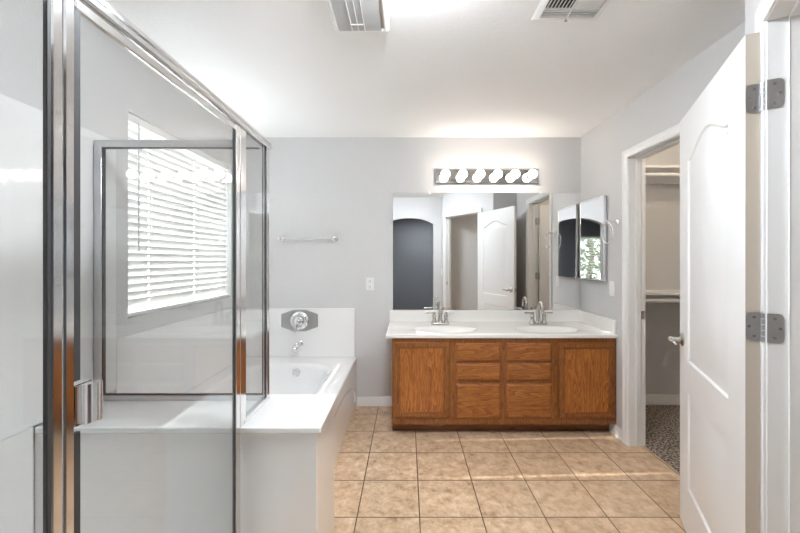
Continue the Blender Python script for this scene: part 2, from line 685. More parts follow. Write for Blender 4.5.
def casing(name, fn, u0, u1, ztop, label, w=0.057):
    """fn(u, v, z): v is how far the casing stands off the wall (towards the room)."""
    mb = MB()
    prof = [(0.0, 0.0), (0.0, 0.009), (0.004, 0.012), (0.018, 0.013), (0.024, 0.010), (0.032, 0.012), (0.040, 0.017), (w - 0.003, 0.018), (w, 0.015), (w, 0.0)]
    path = [(u0, 0.0, -1, 0), (u0, ztop, -1, 1), (u1, ztop, 1, 1), (u1, 0.0, 1, 0)]
    loops = []
    for u, z, du, dz in path:
        loops.append([fn(u + du * o, t, z + dz * o) for o, t in prof])
    mb.loft(loops)
    return struct(name, mb, M_TRIM, label=label, cat='door casing', smooth=25)


def jamb(name, fn, u0, u1, ztop, label, depth=WT, stop=None):
    """fn(u, v, z): v runs through the wall, away from the room."""
    mb = MB()
    t = 0.016
    e = 0.002
    for a, b in ((u0 - t, u0), (u1, u1 + t)):
        mb.loft([[fn(a, -e, z), fn(b, -e, z), fn(b, depth + e, z), fn(a, depth + e, z)] for z in (0.0, ztop)])
    mb.loft([[fn(u, -e, ztop), fn(u, -e, ztop + t), fn(u, depth + e, ztop + t), fn(u, depth + e, ztop)] for u in (u0 - t, u1 + t)])
    o = struct(name, mb, M_TRIM, label=label, cat='door jamb', bevel=0.0015)
    if stop:
        s = MB()
        a, b = stop
        k = 0.011
        for p, q in ((u0, u0 + k), (u1 - k, u1)):
            s.loft([[fn(p, a, z), fn(q, a, z), fn(q, b, z), fn(p, b, z)] for z in (0.0, ztop)])
        s.loft([[fn(u, a, ztop - k), fn(u, a, ztop), fn(u, b, ztop), fn(u, b, ztop - k)] for u in (u0 + k, u1 - k)])
        obj('door_stop', s, M_TRIM, o, bevel=0.002)
    return o


casing('trim_1', lambda u, v, z: (XR - v, u, z), CY0 - 0.004, CY1 + 0.004, CZ + 0.004, 'white casing around the closet doorway')
j2 = jamb('trim_2', lambda u, v, z: (XR + v, u, z), CY0, CY1, CZ, 'white jamb lining the closet doorway', stop=(0.045, 0.078))
obj('strike_plate', B(XR + 0.084, XR + 0.110, CY1 - 0.002, CY1 + 0.001, 0.905, 0.962), M_NICKEL, j2, label='brushed nickel strike plate')
casing('trim_3', lambda u, v, z: diag(u, -v, z), -0.004, OPW + 0.004, CZ + 0.004, 'white casing around the toilet room doorway')
j3 = jamb('trim_4', diag, 0.0, OPW, CZ, 'white jamb lining the toilet room doorway', stop=(0.045, 0.080))
obj('strike_plate', MB(T=lambda u, v, z: diag(u, v, z)).box(-0.001, 0.002, 0.008, 0.034, 0.90, 0.96), M_STEEL, j3, label='dark strike plate')


# ------------------------------------------------------------------ doors
def door_leaf(root, T, w, h, t, name='door_leaf'):
    """Moulded two panel door: u from the hinge, v thickness, z up. Upper panel has an arched top."""
    mb = MB(T)
    ua, ub = 0.145, w - 0.145
    lower = [(ua, 0.235), (ub, 0.235), (ub, 0.695), (ua, 0.695)]
    up = [(ua, 0.84), (ub, 0.84), (ub, 1.80)]
    n = 20
    for k in range(1, n):
        s = k / n
        u = ub + (ua - ub) * s
        e = 0.5 - 0.5 * math.cos(2 * PI * min(1, max(0, (s - 0.02) / 0.96)))
        up.append((u, 1.80 + 0.075 * e ** 0.8))
    up.append((ua, 1.80))
    outer = [(0, 0.008), (w, 0.008), (w, h), (0, h)]
    for v, sg in ((0.0, 1), (t, -1)):
        mb.tess([outer, lower, up], lambda a, b: (a, v, b))
        for P in (lower, up):
            L = [[(a, v + sg * d, b) for a, b in inset(P, i)] for i, d in ((0.0, 0.0), (0.008, 0.007), (0.022, 0.0075), (0.05, 0.001))]
            mb.loft(L, False, True)
    q = outer
    for k in range(4):
        a, b = q[k], q[(k + 1) % 4]
        mb.face((a[0], 0, a[1]), (b[0], 0, b[1]), (b[0], t, b[1]), (a[0], t, a[1]))
    return obj(name, mb, M_DOOR, root, smooth=18)


def hinge(root, T1, T2, zc, pin, parent=None):
    """Two leaves and a five-knuckle barrel; T1/T2 map (a across, b off the face, z) for each leaf."""
    h = 0.0445
    for nm, T in (('hinge', T1), ('hinge', T2)):
        if T is None:
            continue
        mb = MB()
        P = [(a, z) for a, z in rrect(0.0, 0.038, zc - h, zc + h, 0.014, 5)]
        P = [((0.0 if a < 0.012 else a), (zc - h if (a < 0.014 and z < zc) else zc + h if (a < 0.014) else z)) for a, z in P]
        mb.loft([[T(a, b, z) for a, z in P] for b in (0.0, 0.0022)])
        o = obj(nm, mb, M_STEEL, root, smooth=30)
        for a, z in ((0.017, zc - 0.029), (0.029, zc), (0.017, zc + 0.029)):
            c = Vector(T(a, 0.0022, z))
            ax = (Vector(T(a, 1.0022, z)) - c).normalized()
            obj('screw', MB().lathe([(0.0048, 0), (0.0042, 0.0008), (0.0015, 0.0003)], c, ax, 12), M_SLOT, o, label='dark screw head')
    k = MB()
    for j in range(5):
        z0 = zc - h + j * 2 * h / 5
        k.lathe([(0.0055, z0 + 0.0006), (0.0064, z0 + 0.0015), (0.0064, z0 + 2 * h / 5 - 0.0015), (0.0055, z0 + 2 * h / 5 - 0.0006)], (pin[0], pin[1], 0), (0, 0, 1), 16)
    k.lathe([(0.0045, zc + h), (0.0058, zc + h + 0.002), (0.003, zc + h + 0.006)], (pin[0], pin[1], 0), (0, 0, 1), 12)
    k.lathe([(0.003, zc - h - 0.005), (0.0058, zc - h - 0.002), (0.0045, zc - h)], (pin[0], pin[1], 0), (0, 0, 1), 12)
    obj('hinge_pin', k, M_STEEL, o, label='steel hinge barrel')


def lever(root, T, u, z, side, inward):
    """Lever handle; side is the face (+1 / -1 in v), inward is the lever's direction in u."""
    def P(a, b, c):
        return T(u + a, b, z + c)
    o0 = Vector(P(0, 0, 0))
    ax = (Vector(P(0, side, 0)) - o0).normalized()
    mb = MB()
    mb.lathe([(0.032, 0.0), (0.032, 0.004), (0.027, 0.009), (0.013, 0.012), (0.011, 0.035), (0.0125, 0.045), (0.0125, 0.056), (0.009, 0.060)], o0, ax, 24)
    pts, rs = [], []
    for k in range(10):
        s = k / 9
        pts.append(P(inward * 0.105 * s, side * (0.051 + 0.006 * math.sin(s * PI)), -0.004 * math.sin(s * 2 * PI) - 0.004 * s))
        rs.append(0.0085 - 0.0025 * s)
    mb.tube(pts, rs, 12)
    return obj('door_handle', mb, M_NICKEL, root, smooth=40, label='brushed nickel lever handle')


# bathroom side door to the toilet room, swung wide open
FE = Vector((1.396, 1.913))
HE = Vector((1.060, 1.172))
DU = (FE - HE)
DW = DU.length
DU.normalize()
DV = Vector((DU.y, -DU.x))           # away from the camera-left face


def dleaf(u, v, z):
    return (HE.x + DU.x * u + DV.x * v, HE.y + DU.y * u + DV.y * v, z)


d1 = thing('door_1', 'open white two panel door with arched top panel, hinged at right foreground', 'door', (HE.x, HE.y, 0), kind='structure')
door_leaf(d1, dleaf, DW, 2.03, 0.035)
obj('door_edge', MB(dleaf).box(-0.0012, 0.0, 0.0, 0.035, 0.008, 2.03), M_EDGE, d1, label='beige door edge')  # thin beige strip over the white door's hinge edge
lever(d1, lambda u, v, z: dleaf(u, v, z), DW - 0.062, 0.93, -1, -1)
lever(d1, lambda u, v, z: dleaf(u, v + 0.035, z), DW - 0.062, 0.93, 1, -1)
obj('latch_plate', MB(dleaf).box(DW, DW + 0.0015, 0.006, 0.029, 0.90, 0.96), M_STEEL, d1)
pin = ((dleaf(0, 0.040, 0)[0] + diag(OPW, -0.006, 0)[0]) / 2, (dleaf(0, 0.040, 0)[1] + diag(OPW, -0.006, 0)[1]) / 2)
for zc in (1.826, 1.119, 0.26):
    hinge(d1,
          lambda a, b, z: dleaf(-0.0012 - b, 0.0375 - a, z),
          lambda a, b, z: diag(OPW - b, a - 0.002, z), zc, pin)

# closet door, swung into the closet (seen only in the mirror)
def cleaf(u, v, z):
    return (XR + WT + 0.012 + u, CY0 + 0.012 + v, z)


d2 = thing('door_2', 'white closet door swung open into the closet, seen in mirror', 'door', (XR + WT, CY0, 0), kind='structure')
door_leaf(d2, cleaf, 0.70, 2.03, 0.035)
lever(d2, cleaf, 0.638, 0.93, -1, -1)
lever(d2, lambda u, v, z: cleaf(u, v + 0.035, z), 0.638, 0.93, 1, -1)
for zc in (1.826, 1.119, 0.26):
    hinge(d2,
          lambda a, b, z: cleaf(-b, a - 0.003, z),
          lambda a, b, z: (XR + WT - a, CY0 + b, z), zc, (XR + WT + 0.006, CY0 + 0.006))

# ------------------------------------------------------------------ window over the tub and its blind
w1 = thing('window_1', 'white framed window above the bathtub behind the blind', 'window', (XL - 0.15, (WY0 + WY1) / 2, WZ0), kind='structure')
fx0, fx1 = XL - 0.145, XL - 0.105
mb = MB()
for a, b, c, d in ((WY0, WY1, WZ0, WZ0 + 0.04), (WY0, WY1, WZ1 - 0.04, WZ1), (WY0, WY0 + 0.04, WZ0 + 0.04, WZ1 - 0.04), (WY1 - 0.04, WY1, WZ0 + 0.04, WZ1 - 0.04), (2.55, 2.585, WZ0 + 0.04, WZ1 - 0.04)):
    mb.box(fx0, fx1, a, b, c, d)
obj('window_frame', mb, M_PLAST, w1, bevel=0.003)
obj('window_pane', B(fx0 + 0.018, fx0 + 0.022, WY0 + 0.02, WY1 - 0.02, WZ0 + 0.02, WZ1 - 0.02), M_PANE, w1)


def blind(root, T, w, ztop, zbot, slots, m, tilt=-69, pitch=0.0425, sw=0.05, wand=None):
    """T(u, v, z): u along the window, v out of the window towards the room."""
    mb = MB(T)
    z = ztop - 0.055
    a = math.radians(tilt)
    segs = []
    cuts = sorted(slots)
    prev = 0.004
    for c in cuts:
        segs.append((prev, c - 0.0045, False))
        segs.append((c - 0.0045, c + 0.0045, True))
        prev = c + 0.0045
    segs.append((prev, w - 0.004, False))
    while z > zbot + 0.05:
        P = []
        for k in range(5):
            s = k / 4 - 0.5
            crown = 0.0035 * (1 - 4 * s * s)
            P.append((s * sw * math.cos(a) + crown * abs(math.sin(a)), -s * sw * math.sin(a) + crown * math.cos(a)))
        for u0, u1, slot in segs:
            for rng in (((0, 4),) if not slot else ((0, 1), (3, 4))):
                Q = P[rng[0]:rng[1] + 1]
                top = [(v, z + q + 0.0013) for v, q in Q]
                bot = [(v, z + q - 0.0013) for v, q in Q][::-1]
                mb.loft([[(u, v, q) for v, q in top + bot] for u in (u0, u1)])
        z -= pitch
    obj('slats', mb, m, root, smooth=0)
    obj('headrail', MB(T).box(0.0, w, -0.03, 0.03, ztop - 0.045, ztop), M_PLAST, root, bevel=0.003)
    obj('bottom_rail', MB(T).box(0.004, w - 0.004, -0.022, 0.022, zbot + 0.004, zbot + 0.026), M_SLAT, root, bevel=0.004)
    for c in cuts:
        for dv in (-0.021, 0.021):
            obj('ladder_cord', MB(T).tube([(c + 0.0062, dv, zbot + 0.02), (c + 0.0062, dv, ztop - 0.04)], 0.0008, 6), M_PLAST, root)
    if wand is not None:
        q = MB(T)
        q.tube([(wand, 0.036, ztop - 0.03), (wand, 0.037, ztop - 0.06), (wand, 0.036, ztop - 0.75)], [0.003, 0.004, 0.0045], 8)
        obj('tilt_wand', q, M_VENT, root, label='grey tilt wand')


b1 = thing('window_blind', 'white horizontal slat blind, closed, on the window above the tub', 'blind', (XL - 0.04, WY0, WZ0))
BXC = XL - 0.045
blind(b1, lambda u, v, z: (BXC + v, WY0 + u, z), WY1 - WY0, WZ1, WZ0, (2.20 - WY0, 2.67 - WY0, 3.02 - WY0), M_SLAT, wand=0.09)
obj('bracket', B(BXC - 0.03, BXC + 0.034, WY0, WY0 + 0.012, WZ1 - 0.05, WZ1), M_VENT, b1, label='grey headrail bracket')

w2 = thing('window_2', 'white framed bedroom window seen reflected in the medicine cabinet', 'window', (-1.925, YR - 0.1, BW[2]), kind='structure')
mb = MB()
for a, b, c, d in ((BW[0], BW[1], BW[2], BW[2] + 0.04), (BW[0], BW[1], BW[3] - 0.04, BW[3]), (BW[0], BW[0] + 0.04, BW[2], BW[3]), (BW[1] - 0.04, BW[1], BW[2], BW[3])):
    mb.box(a, b, YR - 0.095, YR - 0.06, c, d)
obj('window_frame', mb, M_PLAST, w2, bevel=0.003)
obj('window_pane', B(BW[0] + 0.02, BW[1] - 0.02, YR - 0.08, YR - 0.076, BW[2] + 0.02, BW[3] - 0.02), M_PANE, w2)
b2 = thing('window_blind', 'white slat blind, open, on the bedroom window in the cabinet reflection', 'blind', (-1.925, YR - 0.04, BW[2]))
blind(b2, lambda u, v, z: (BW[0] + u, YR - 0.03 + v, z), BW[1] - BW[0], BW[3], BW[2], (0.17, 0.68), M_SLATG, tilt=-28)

# tree and ground outside the bedroom window
struct('ground', B(-9, 6, -14, -3.35, -0.4, -0.3), M_EARTH, label='bare ground outside the bedroom window', cat='ground')
tr = thing('garden_tree', 'leafy green tree outside the bedroom window', 'tree', (-2.9, -5.5, -0.3))
obj('trunk', MB().tube([(-2.9, -5.5, -0.3), (-2.85, -5.5, 0.6), (-2.95, -5.45, 1.5), (-2.8, -5.5, 2.3)], [0.13, 0.10, 0.08, 0.04], 10), M_BARK, tr)
mb = MB()
for k in range(2200):
    while True:
        q = Vector((random.uniform(-1, 1), random.uniform(-1, 1), random.uniform(-1, 1)))
        if q.length < 1:
            break
    c = Vector((-3.0, -5.4, 1.6)) + Vector((q.x * 1.7, q.y * 0.9, q.z * 1.6))
    a = Vector((random.uniform(-1, 1), random.uniform(-1, 1), random.uniform(-1, 1))).normalized()
    b = a.orthogonal().normalized()
    s = random.uniform(0.06, 0.12)
    mb.face(tuple(c - a * s), tuple(c + b * s * 0.45), tuple(c + a * s), tuple(c - b * s * 0.45))
obj('foliage', mb, M_LEAF, tr, smooth=0)

# ------------------------------------------------------------------ bathtub
TX0, TX1, TY0, TY1, TZ = XL + 0.002, -0.457, 1.842, YB - 0.001, 0.443
tub = thing('bathtub', 'white alcove bathtub under the window with an embossed front apron', 'bathtub', ((TX0 + TX1) / 2, (TY0 + TY1) / 2, 0))
bx0, bx1, by0, by1 = -1.37, -0.585, 1.97, 3.20


def bas(i, z, r, sy0=0.0, sy1=0.0):
    return [(x, y, z) for x, y in rrect(bx0 + i, bx1 - i, by0 + i + sy0, by1 - i - sy1, r, 12)]


mb = MB()
hole = rrect(bx0, bx1, by0, by1, 0.27, 12)
mb.tess([[(TX0, TY0), (TX1 - 0.008, TY0), (TX1 - 0.008, TY1), (TX0, TY1)], hole], lambda a, b: (a, b, TZ))
mb.loft([bas(0, TZ, 0.27), bas(0.010, TZ - 0.0015, 0.265), bas(0.022, TZ - 0.006, 0.26), bas(0.034, TZ - 0.016, 0.25), bas(0.044, TZ - 0.034, 0.24, 0.01), bas(0.058, TZ - 0.12, 0.22, 0.05, 0.0),
         bas(0.080, TZ - 0.26, 0.19, 0.13, 0.0), bas(0.10, TZ - 0.335, 0.16, 0.19, 0.02), bas(0.15, TZ - 0.36, 0.12, 0.22, 0.04)], False, True)
mb.loft([[(TX1 - 0.008, y, TZ), (TX1 - 0.002, y, TZ - 0.003), (TX1, y, TZ - 0.010), (TX1, y, TZ - 0.035), (TX1 - 0.010, y, TZ - 0.042)] for y in (TY0, TY1)], False, False, closed=False)
obj('basin', mb, M_ACRYL, tub, smooth=50)
mb = MB()
ny, nz = 70, 40


def apron_x(y, z):
    t = (y - 2.55) / 0.80
    edge = 0.055 + 0.27 * max(0.0, 1 - t * t) ** 0.5 if abs(t) < 1 else 0.055
    s = min(1, max(0, (z - edge) / 0.02 + 0.5))
    s = s * s * (3 - 2 * s)
    return TX1 - 0.012 + 0.010 * s


rows = [[(apron_x(TY0 + (TY1 - TY0) * i / ny, (TZ - 0.03) * j / nz), TY0 + (TY1 - TY0) * i / ny, (TZ - 0.03) * j / nz) for i in range(ny + 1)] for j in range(nz + 1)]
mb.loft(rows, False, False, closed=False)
mb.box(TX1 - 0.04, TX1 - 0.016, TY0, TY1, 0.0, TZ - 0.03)
obj('apron', mb, M_ACRYL, tub, smooth=60)
ov = MB().lathe([(0.034, 0.0), (0.034, 0.006), (0.030, 0.010), (0.018, 0.011), (0.016, 0.014), (0.006, 0.015)], (-0.932, by1 - 0.0455, TZ - 0.066), (0, -1, 0.10), 28)
obj('overflow_cover', ov, M_CHROME, tub, label='round chrome overflow cover')
obj('drain', MB().lathe([(0.036, 0.0), (0.036, 0.003), (0.02, 0.004), (0.018, 0.010), (0.004, 0.011)], (-0.98, 2.86, TZ - 0.36), (0, 0, 1), 24), M_CHROME, tub)

# wall panels of tub and shower
sp = thing('tub_surround_panel', 'white panel on the back wall above the tub, behind the valve', 'wall panel', (-0.95, YB, TZ))
obj('panel', B(XL + 0.001, -0.473, YB - 0.012, YB - 0.0005, TZ + 0.001, 0.888), M_MARB, sp, bevel=0.004)
lp = MB()
PY0 = 1.891
for a, b, c, d in ((PY0, YB - 0.013, TZ + 0.001, 0.925), ):
    lp.box(XL + 0.0005, XL + 0.012, a, b, c, d)
tag(obj('tub_surround_panel', lp, M_PANEL, bevel=0.004), 'white panel on the left wall below the window sill', 'wall panel')
shp = MB()
shp.box(XL + 0.0005, XL + 0.012, 0.135, 1.89, 0.67, 1.927)
shp.box(XL + 0.0005, XL + 0.012, 0.135, 1.47, 0.05, 0.67)
tag(obj('shower_surround_panel', shp, M_PANEL, bevel=0.003), 'tall white panel on the shower wall left of the window', 'wall panel')
tag(obj('shower_surround_panel', B(XL + 0.013, -0.70, 0.1205, 0.132, 0.05, 1.927), M_MARB, bevel=0.003), 'white shower end panel beside the arched opening', 'wall panel')

# valve and spout
vx, vy, vz = -0.972, YB - 0.0125, 0.778
va = thing('tub_valve', 'chrome mixer valve on an elongated hexagonal plate above the tub', 'tap', (vx, vy, vz))
hexp = [(-0.165, -0.058), (-0.055, -0.098), (0.055, -0.098), (0.165, -0.058), (0.165, 0.058), (0.055, 0.098), (-0.055, 0.098), (-0.165, 0.058)]
mb = MB()
mb.loft([[(vx + a, vy, vz + b) for a, b in hexp], [(vx + a, vy - 0.004, vz + b) for a, b in hexp], [(vx + a * 0.97, vy - 0.006, vz + b * 0.96) for a, b in hexp]])
obj('cover_plate', mb, plain('satin_plate', (0.5, 0.5, 0.505), 0.3, 1.0), va, smooth=20)
obj('escutcheon', MB().lathe([(0.086, 0.006), (0.086, 0.010), (0.078, 0.020), (0.060, 0.024), (0.056, 0.018), (0.050, 0.018), (0.046, 0.034), (0.036, 0.050), (0.030, 0.052)], (vx, vy, vz), (0, -1, 0), 36), M_CHROME, va, smooth=40)
mb = MB().lathe([(0.030, 0.05), (0.031, 0.075), (0.026, 0.088), (0.012, 0.094)], (vx, vy, vz), (0, -1, 0), 28)
mb.tube([(vx, vy - 0.074, vz - 0.01), (vx - 0.008, vy - 0.082, vz - 0.04), (vx - 0.014, vy - 0.088, vz - 0.075), (vx - 0.017, vy - 0.090, vz - 0.092)], [0.016, 0.013, 0.010, 0.008], 14)
obj('handle', mb, M_CHROME, va, smooth=40)
so = thing('tub_spout', 'short chrome tub spout below the mixer valve', 'tap', (-0.975, vy, 0.56))
mb = MB().lathe([(0.034, 0.0), (0.034, 0.006), (0.028, 0.010)], (-0.975, vy, 0.565), (0, -1, 0), 24)
mb.tube([(-0.975, vy - 0.008, 0.565), (-0.977, vy - 0.04, 0.563), (-0.980, vy - 0.075, 0.557), (-0.984, vy - 0.098, 0.545), (-0.986, vy - 0.106, 0.530), (-0.986, vy - 0.107, 0.522)], [0.026, 0.026, 0.025, 0.023, 0.019, 0.016], 20)
obj('spout_body', mb, M_CHROME, so, smooth=50)
obj('diverter_knob', MB().lathe([(0.004, 0.0), (0.004, 0.012), (0.008, 0.015), (0.008, 0.022), (0.004, 0.024)], (-0.981, vy - 0.078, 0.577), (0, 0, 1), 14), M_CHROME, so)

# ------------------------------------------------------------------ knee wall ledge between shower and tub
ZS = 0.666
ld = thing('shower_ledge', 'white ledge block between shower and tub carrying the glass', 'shower bench', (-0.9, 1.65, 0))
obj('seat_slab', B(XL + 0.013, -0.340, 1.471, 1.839, ZS - 0.026, ZS), M_MARB, ld, bevel=0.006, seg=3)
obj('base', B(XL + 0.002, -0.357, 1.484, 1.838, 0.0, ZS - 0.026), M_MARB, ld, bevel=0.003)

XG = -0.669
GX = XG + 0.010
tag(obj('shower_pan', B(XL + 0.013, XG - 0.065, 0.133, 1.482, 0.0, 0.045), M_ACRYL, bevel=0.006), 'white shower floor pan inside the glass', 'shower pan')
tag(obj('shower_curb', B(XG - 0.064, XG + 0.055, 0.133, 1.482, 0.0, 0.10), M_MARB, bevel=0.01), 'white raised curb below the shower door', 'curb')

# ------------------------------------------------------------------ shower enclosure (fixed parts)
ZH0, ZH1 = 1.848, 1.888
en = thing('shower_enclosure', 'chrome framed fixed glass shower enclosure with header rail', 'shower enclosure', (XG, 1.76, ZS))


def prof_bar(path_fn, prof, ends):
    mb = MB()
    mb.loft([[path_fn(a, b, e) for a, b in prof] for e in ends])
    return mb


hp = [(-0.024, ZH0), (0.022, ZH0), (0.024, ZH0 + 0.004), (0.024, ZH0 + 0.016), (0.019, ZH0 + 0.018), (0.019, ZH0 + 0.022), (0.024, ZH0 + 0.024), (0.024, ZH1 - 0.008), (0.018, ZH1), (-0.018, ZH1), (-0.024, ZH1 - 0.008)]
obj('header_rail', prof_bar(lambda a, b, e: (XG + a, e, b), hp, (0.121, 1.785)), M_ALU, en, smooth=20)
sillp = [(-0.018, 0.0), (0.018, 0.0), (0.018, 0.008), (0.012, 0.016), (0.006, 0.020), (-0.006, 0.020), (-0.018, 0.010)]
obj('sill_track', prof_bar(lambda a, b, e: (XG + a, e, ZS + 0.0008 + b), sillp, (1.50, 1.775)), M_ALU, en, smooth=20)
obj('sill_track', prof_bar(lambda a, b, e: (XG + a, e, 0.1008 + b), sillp, (0.134, 1.468)), M_ALU, en, smooth=20)


def post(y0, y1, z0, z1, x0=0.008, x1=0.016, groove=True):
    c = (y0 + y1) / 2
    g = 0.003
    if groove:
        pr = [(x0, y0), (x1 - 0.003, y0), (x1, y0 + 0.003), (x1, c - g), (x1 - 0.004, c - g + 0.001), (x1 - 0.004, c + g - 0.001), (x1, c + g), (x1, y1 - 0.003), (x1 - 0.003, y1), (x0, y1)]
    else:
        pr = [(x0, y0), (x1 - 0.003, y0), (x1, y0 + 0.003), (x1, y1 - 0.003), (x1 - 0.003, y1), (x0, y1)]
    mb = MB()
    mb.loft([[(XG + a, b, z) for a, b in pr] for z in (z0, z1)])
    return mb


obj('post', post(1.467, 1.520, ZS + 0.0008, ZH0, groove=False), M_ALU, en, smooth=20)          # strike post on the ledge
obj('post', post(1.745, 1.776, ZS + 0.0008, ZH0, groove=False), M_ALU, en, smooth=20)          # corner post
obj('post', post(0.688, 0.711, 0.10, ZH0, groove=False), M_ALU, en, smooth=20)        # hinge post
obj('post', post(0.134, 0.158, 0.10, ZH0, groove=False), M_ALU, en, smooth=20)        # wall post
g = B(GX - 0.003, GX + 0.003, 1.520, 1.738, ZS + 0.018, ZH0)
obj('side_pane', g, M_GLASS, en, smooth=0)
obj('side_pane', B(GX - 0.003, GX + 0.003, 0.158, 0.682, 0.118, ZH0), M_GLASS, en, smooth=0)
obj('pane_seal', B(GX - 0.004, GX + 0.0045, 0.681, 0.6875, 0.118, ZH0), M_SEAL, en, label='dark rubber strip')
obj('pane_seal', B(GX - 0.004, GX + 0.0045, 1.7385, 1.7445, ZS + 0.018, ZH0), M_SEAL, en, label='dark rubber strip')
# return panel standing on the ledge, facing the camera
RX0, RX1, RY = XL + 0.0165, XG + 0.006, 1.762
rt = obj('return_pane', B(RX0 + 0.02, RX1, RY - 0.003, RY + 0.003, ZS + 0.02, ZH1 - 0.03), M_GLASS, en, smooth=0)
mb = MB()
mb.box(RX0, RX1, RY - 0.013, RY + 0.013, ZH1 - 0.034, ZH1)
mb.box(RX0, RX1, RY - 0.013, RY + 0.013, ZS + 0.0008, ZS + 0.024)
mb.box(RX0, RX0 + 0.033, RY - 0.013, RY + 0.013, ZS + 0.024, ZH1 - 0.034)
mb.box(RX1 - 0.012, RX1, RY - 0.013, RY + 0.013, ZS + 0.024, ZH1 - 0.034)
obj('return_frame', mb, M_SATIN, rt, bevel=0.003)
mb = MB()
q = 0.005
for a, b, c, d in ((RX0 + 0.033, RX1 - 0.012, ZH1 - 0.034 - q, ZH1 - 0.034), (RX0 + 0.033, RX1 - 0.012, ZS + 0.024, ZS + 0.024 + q), (RX0 + 0.033, RX0 + 0.033 + q, ZS + 0.024, ZH1 - 0.034), (RX1 - 0.012 - q, RX1 - 0.012, ZS + 0.024, ZH1 - 0.034)):
    mb.box(a, b, RY - 0.008, RY + 0.008, c, d)
obj('pane_seal', mb, M_SEAL, rt, label='dark gasket line')

# shower door
sd = thing('shower_door', 'clear glass shower door in a polished chrome frame, closed', 'shower door', (XG, 0.72, 0.12))
obj('door_pane', B(GX - 0.003, GX + 0.003, 0.7355, 1.4203, 0.15, 1.83), M_GLASS, sd, smooth=0)
obj('stile', post(0.713, 0.735, 0.125, 1.845, 0.007, 0.017, groove=False), M_ALU, sd, smooth=20)
obj('stile', post(1.428, 1.463, 0.125, 1.845, 0.007, 0.017, groove=False), M_ALU, sd, smooth=20)
obj('top_rail', B(XG + 0.004, XG + 0.015, 0.738, 1.428, 1.822, 1.845), M_ALU, sd, bevel=0.003)
obj('bottom_rail', B(XG + 0.004, XG + 0.016, 0.738, 1.428, 0.125, 0.16), M_ALU, sd, bevel=0.003)
mb = MB()
mb.box(GX - 0.004, GX + 0.0040, 0.7355, 0.750, 0.16, 0.982)
mb.box(GX - 0.004, GX + 0.0040, 0.7355, 0.750, 1.085, 1.822)
mb.box(GX - 0.004, GX + 0.0055, 1.4205, 1.4279, 0.16, 1.822)
mb.box(GX - 0.004, GX + 0.0045, 1.4631, 1.4669, 0.125, 1.845)  # dark strip, shade of the stile gap put into its colour
obj('seal', mb, M_SEAL, sd, label='dark rubber seal and dark gap filler')
pr = [(0.003, 0.737), (0.006, 0.737), (0.006, 0.750), (0.016, 0.7515), (0.020, 0.756), (0.017, 0.761), (0.022, 0.767), (0.026, 0.774), (0.024, 0.781), (0.017, 0.785), (0.003, 0.785)]
zt = 1.325 - 127.0 * 0.738 / 374
mb2 = MB()
for sg in (1, -1):
    mb2.loft([[(GX + sg * a, b, z) for a, b in pr] for z in (zt - 0.079, zt)])
obj('pull_handle', mb2, M_CHROME, sd, smooth=50, label='chrome ribbed pull handle')

# ------------------------------------------------------------------ vanity cabinet
VX0, VX1, VF = -0.113, XR - 0.001, 2.82
VZ1 = 0.738
va = thing('vanity_cabinet', 'honey oak vanity cabinet with two doors and six drawers', 'cabinet', ((VX0 + VX1) / 2, 3.12, 0))
mb = MB()
for a, b in ((VX0, VX0 + 0.018), (VX1 - 0.018, VX1)):
    mb.box(a, b, VF + 0.02, YB - 0.001, 0.09, VZ1)
    mb.box(a, b, VF + 0.098, YB - 0.001, 0.0, 0.09)
mb.box(VX0 + 0.018, VX1 - 0.018, VF + 0.06, YB - 0.001, 0.09, 0.105)
mb.box(VX0 + 0.018, VX1 - 0.018, YB - 0.015, YB - 0.001, 0.105, VZ1)
obj('carcass', mb, M_OAKV, va)
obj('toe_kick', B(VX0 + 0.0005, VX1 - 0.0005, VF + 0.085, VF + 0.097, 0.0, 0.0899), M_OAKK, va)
# face frame
doorL = (-0.096, 0.318, 0.140, 0.7066)
doorR = (1.143, 1.556, 0.136, 0.7020)
cols = [(0.368, 0.706), (0.750, 1.087)]
rowz = [(0.563, 0.699), (0.418, 0.547), (0.136, 0.393)]
mb = MB()
ff = VF + 0.001
holes = [(doorL[0] + 0.02, doorL[1] - 0.02, doorL[2] + 0.02, doorL[3] - 0.02), (doorR[0] + 0.02, doorR[1] - 0.02, doorR[2] + 0.02, doorR[3] - 0.02)]
for a, b in cols:
    for c, d in rowz:
        holes.append((a + 0.015, b - 0.015, c + 0.015, d - 0.015))
obj('face_frame', wall((VX0, VX1), (0.085, VZ1), holes, ff, ff + 0.019, along_x), M_OAKF, va)


def cab_door(x0, x1, z0, z1):
    P = [(x0, z0), (x1, z0), (x1, z1), (x0, z1)]
    y = VF
    mb = MB()
    mb.loft([[(a, yy, b) for a, b in inset(P, i)] for i, yy in ((0.0, y), (0.0, y - 0.010), (0.004, y - 0.016), (0.010, y - 0.0185), (0.033, y - 0.0185), (0.040, y - 0.016), (0.043, y - 0.009), (0.043, y - 0.003))], True, False)
    o = obj('door', mb, M_OAKF, va, smooth=25)
    obj('door_panel', B(x0 + 0.040, x1 - 0.040, y - 0.0085, y - 0.004, z0 + 0.040, z1 - 0.040), M_OAKP, o)


cab_door(*doorL)
cab_door(*doorR)
for a, b in cols:
    for c, d in rowz:
        P = [(a, c), (b, c), (b, d), (a, d)]
        mb = MB()
        mb.loft([[(q, yy, r) for q, r in inset(P, i)] for i, yy in ((0.0, VF), (0.0, VF - 0.006), (0.004, VF - 0.009), (0.012, VF - 0.0165), (0.019, VF - 0.0185))])
        obj('drawer', mb, M_OAKH, va, smooth=25)

